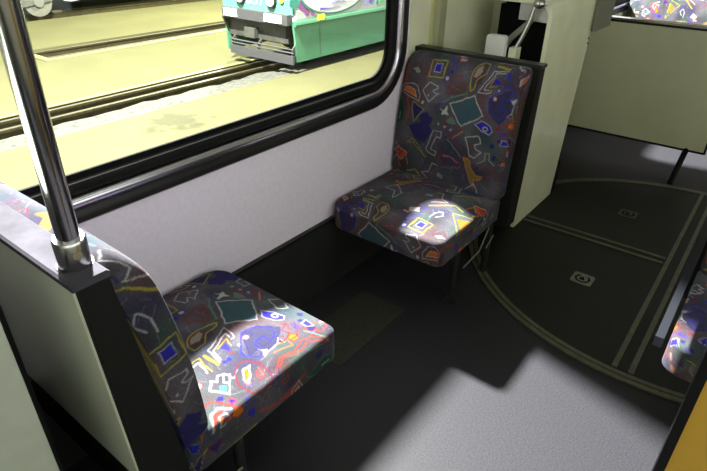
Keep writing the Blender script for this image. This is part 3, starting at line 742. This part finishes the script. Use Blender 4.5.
bp_ = obj('bumper', B(FX - .13, FX - .02, SY + .05, 6.80, -.13, .03), M_gb, gt, bevel=.012)
M_lampw = new_mat('white_lamp_glass', (.85, .85, .83), .2)
for ya, yb in ((5.36, 5.74), (6.42, 6.74)):
    obj('bumper_lamp', B(FX - .145, FX - .12, ya, yb, -.105, .015), M_lampw, bp_, bevel=.006)
for y in (5.66, 6.40):
    h = obj('headlight', T([(FX - .07, y, .20), (FX - .02, y, .20)], [.105, .12], 28), M_black, gt, smooth=True)
    obj('lens', T([(FX - .085, y, .20), (FX - .065, y, .20)], [.07, .088], 28), M_lampw, h, smooth=True)
for y, c in ((5.42, (.8, .45, .02)), (6.70, (.1, .35, .2))):
    o = obj('indicator', T([(FX - .055, y, .24), (FX - .02, y, .24)], .05, 20), gm('indicator_glass', c), gt, smooth=True)
text_obj('fleet_number', '057', .30, (FX - .03, 6.27, .11), (0, -1, 0), (0, 0, 1), M_wp, gt)
# underframe
obj('chassis', B(6.72, 16.8, 5.42, 6.8, -.46, -.13), M_dk, gt)
obj('chassis_beam', prism([(6.60, -.14), (6.75, -.44), (6.83, -.44), (6.68, -.14)], 'y', 6.80, 6.86), M_dk, gt)
obj('coupling', B(6.6, 6.9, 6.05, 6.3, -.42, -.26), M_dk, gt, bevel=.02)
obj('chassis_beam', B(6.70, 6.78, 5.35, 6.8, -.44, -.36), M_dk, gt)
lg = obj('lifeguard', B(6.60, 6.64, 5.16, 6.70, -.74, -.60), M_gb, gt, bevel=.006)
for z in (-.555, -.50): obj('lifeguard_bar', T([(6.62, 5.16, z), (6.62, 6.70, z)], .013, 10), M_gb, lg)
for y in (5.2, 6.0, 6.66): obj('lifeguard_stay', prism([(6.62, -.62), (6.62, -.50), (6.75, -.40), (6.75, -.46)], 'y', y - .012, y + .012), M_dk, lg)
for x in (8.2, 10.0, 14.6):
    for y in (5.92, 6.70):
        w = obj('wheel', T([(x, y - .06, GZ + .315), (x, y + .06, GZ + .315)], .31, 32), M_dk, gt, smooth=True)
        obj('hub', T([(x, y - .09, GZ + .30), (x, y + .09, GZ + .30)], .1, 20), M_gb, w, smooth=True)
# side mural: white oval, swash, lettering, coloured patches
ov = [(7.72 + .86 * math.cos(a * math.pi / 24), .34 + .36 * math.sin(a * math.pi / 24)) for a in range(48)]
ov2 = [(7.72 + .90 * math.cos(a * math.pi / 24), .34 + .395 * math.sin(a * math.pi / 24)) for a in range(48)]
rngm = random.Random(11)
def blob(cx, cz, r, n, seed):
    q = random.Random(seed); return [(cx + r * q.uniform(.55, 1.15) * math.cos(6.283 * k / n), cz + r * q.uniform(.55, 1.15) * math.sin(6.283 * k / n)) for k in range(n)]
mur = obj('mural', prism([(FX + .06, -.055), (17, -.055), (17, .9), (FX + .06, .9)], 'y', SY + .012, SY + .02), new_mat('mural_ground', (.22, .23, .22), .4, noise=.1, nscale=3), gt)
cols = dict(purple=(.13, .03, .12), violet=(.07, .05, .26), teal=(.02, .13, .10), green=(.05, .22, .07), pale=(.35, .4, .38), lilac=(.17, .15, .30))
mc = {k: new_mat('mural_' + k, v, .4) for k, v in cols.items()}
ms = [('teal', 6.72, .22, .13), ('purple', 6.90, .16, .11), ('purple', 7.0, .05, .07), ('purple', 6.93, .33, .08), ('teal', 6.62, .40, .12), ('violet', 8.78, .14, .16), ('lilac', 8.62, .12, .13),
      ('green', 9.12, .10, .13), ('teal', 9.35, .22, .14), ('green', 9.6, .06, .13), ('pale', 9.3, .08, .07), ('violet', 8.95, .35, .14), ('purple', 9.75, .3, .16), ('green', 10.1, .15, .2), ('violet', 10.5, .2, .2), ('purple', 7.15, .0, .05), ('teal', 8.97, .04, .06)]
for i, (k, x, z, r) in enumerate(ms):
    obj('mural_patch', prism(blob(x, z, r, 9, i), 'y', SY + .008 - .0003 * i, SY + .013), mc[k], mur)
obj('oval_outline', prism(ov2, 'y', SY + .001, SY + .013), mc['teal'], mur)
obj('oval_sign', prism(ov, 'y', SY - .004, SY + .005), M_wp, mur)
obj('swash', prism([(7.30, .045), (7.32, .085), (7.60, .055), (7.85, .07), (7.60, .045)], 'y', SY - .008, SY), mc['violet'], mur)
text_obj('lettering', 'Siec', .24, (7.62, SY - .006, .12), (1, 0, 0), (0, 0, 1), mc['lilac'], mur)
obj('yellow_tag', B(7.22, 7.38, SY - .05, SY - .03, -.10, -.02), new_mat('yellow_tag', (.9, .75, .02), .4), gt, bevel=.01)

# vehicle at top left
fv = thing('rail_vehicle', 'grey skirted rail vehicle with exposed wheels at the top left of the window', 'rail vehicle', (8, 15, GZ))
obj('side_skirt', prism([(7.20, .9), (14.5, .9), (14.5, -.40), (9.6, -.40), (7.55, -.60), (7.36, -.56), (7.26, -.30)], 'y', 14.0, 14.06), new_mat('light_grey_paint', (.2, .205, .19), .5), fv, bevel=.02)
obj('underframe', B(3.0, 14.0, 14.4, 16, -.55, .2), M_dk, fv)
obj('underframe', B(3.0, 14.0, 15.8, 16.2, GZ + .02, .2), M_dk, fv)
for x in (4.9, 6.75):
    w = obj('wheel', T([(x, 14.12, GZ + .36), (x, 14.28, GZ + .36)], .36, 36), new_mat('dusty_wheel', (.05, .048, .035), .6, noise=.2), fv, smooth=True)
    obj('hub', T([(x, 14.04, GZ + .36), (x, 14.14, GZ + .36)], .13, 24), new_mat('wheel_hub', (.05, .05, .04), .5), w, smooth=True)
obj('bogie_frame', prism([(4.4, -.55), (5.3, -.45), (6.2, -.66), (7.1, -.55), (7.1, -.40), (4.4, -.30)], 'y', 14.05, 14.10), M_dk, fv)
obj('axle_box', B(5.75, 6.25, 13.98, 14.1, -.78, -.36), new_mat('dusty_box', (.08, .08, .06), .7), fv, bevel=.04)
obj('body', B(2.5, 14.5, 14.0, 16.3, .9, 3.0), new_mat('vehicle_body', (.4, .42, .38), .5), fv)
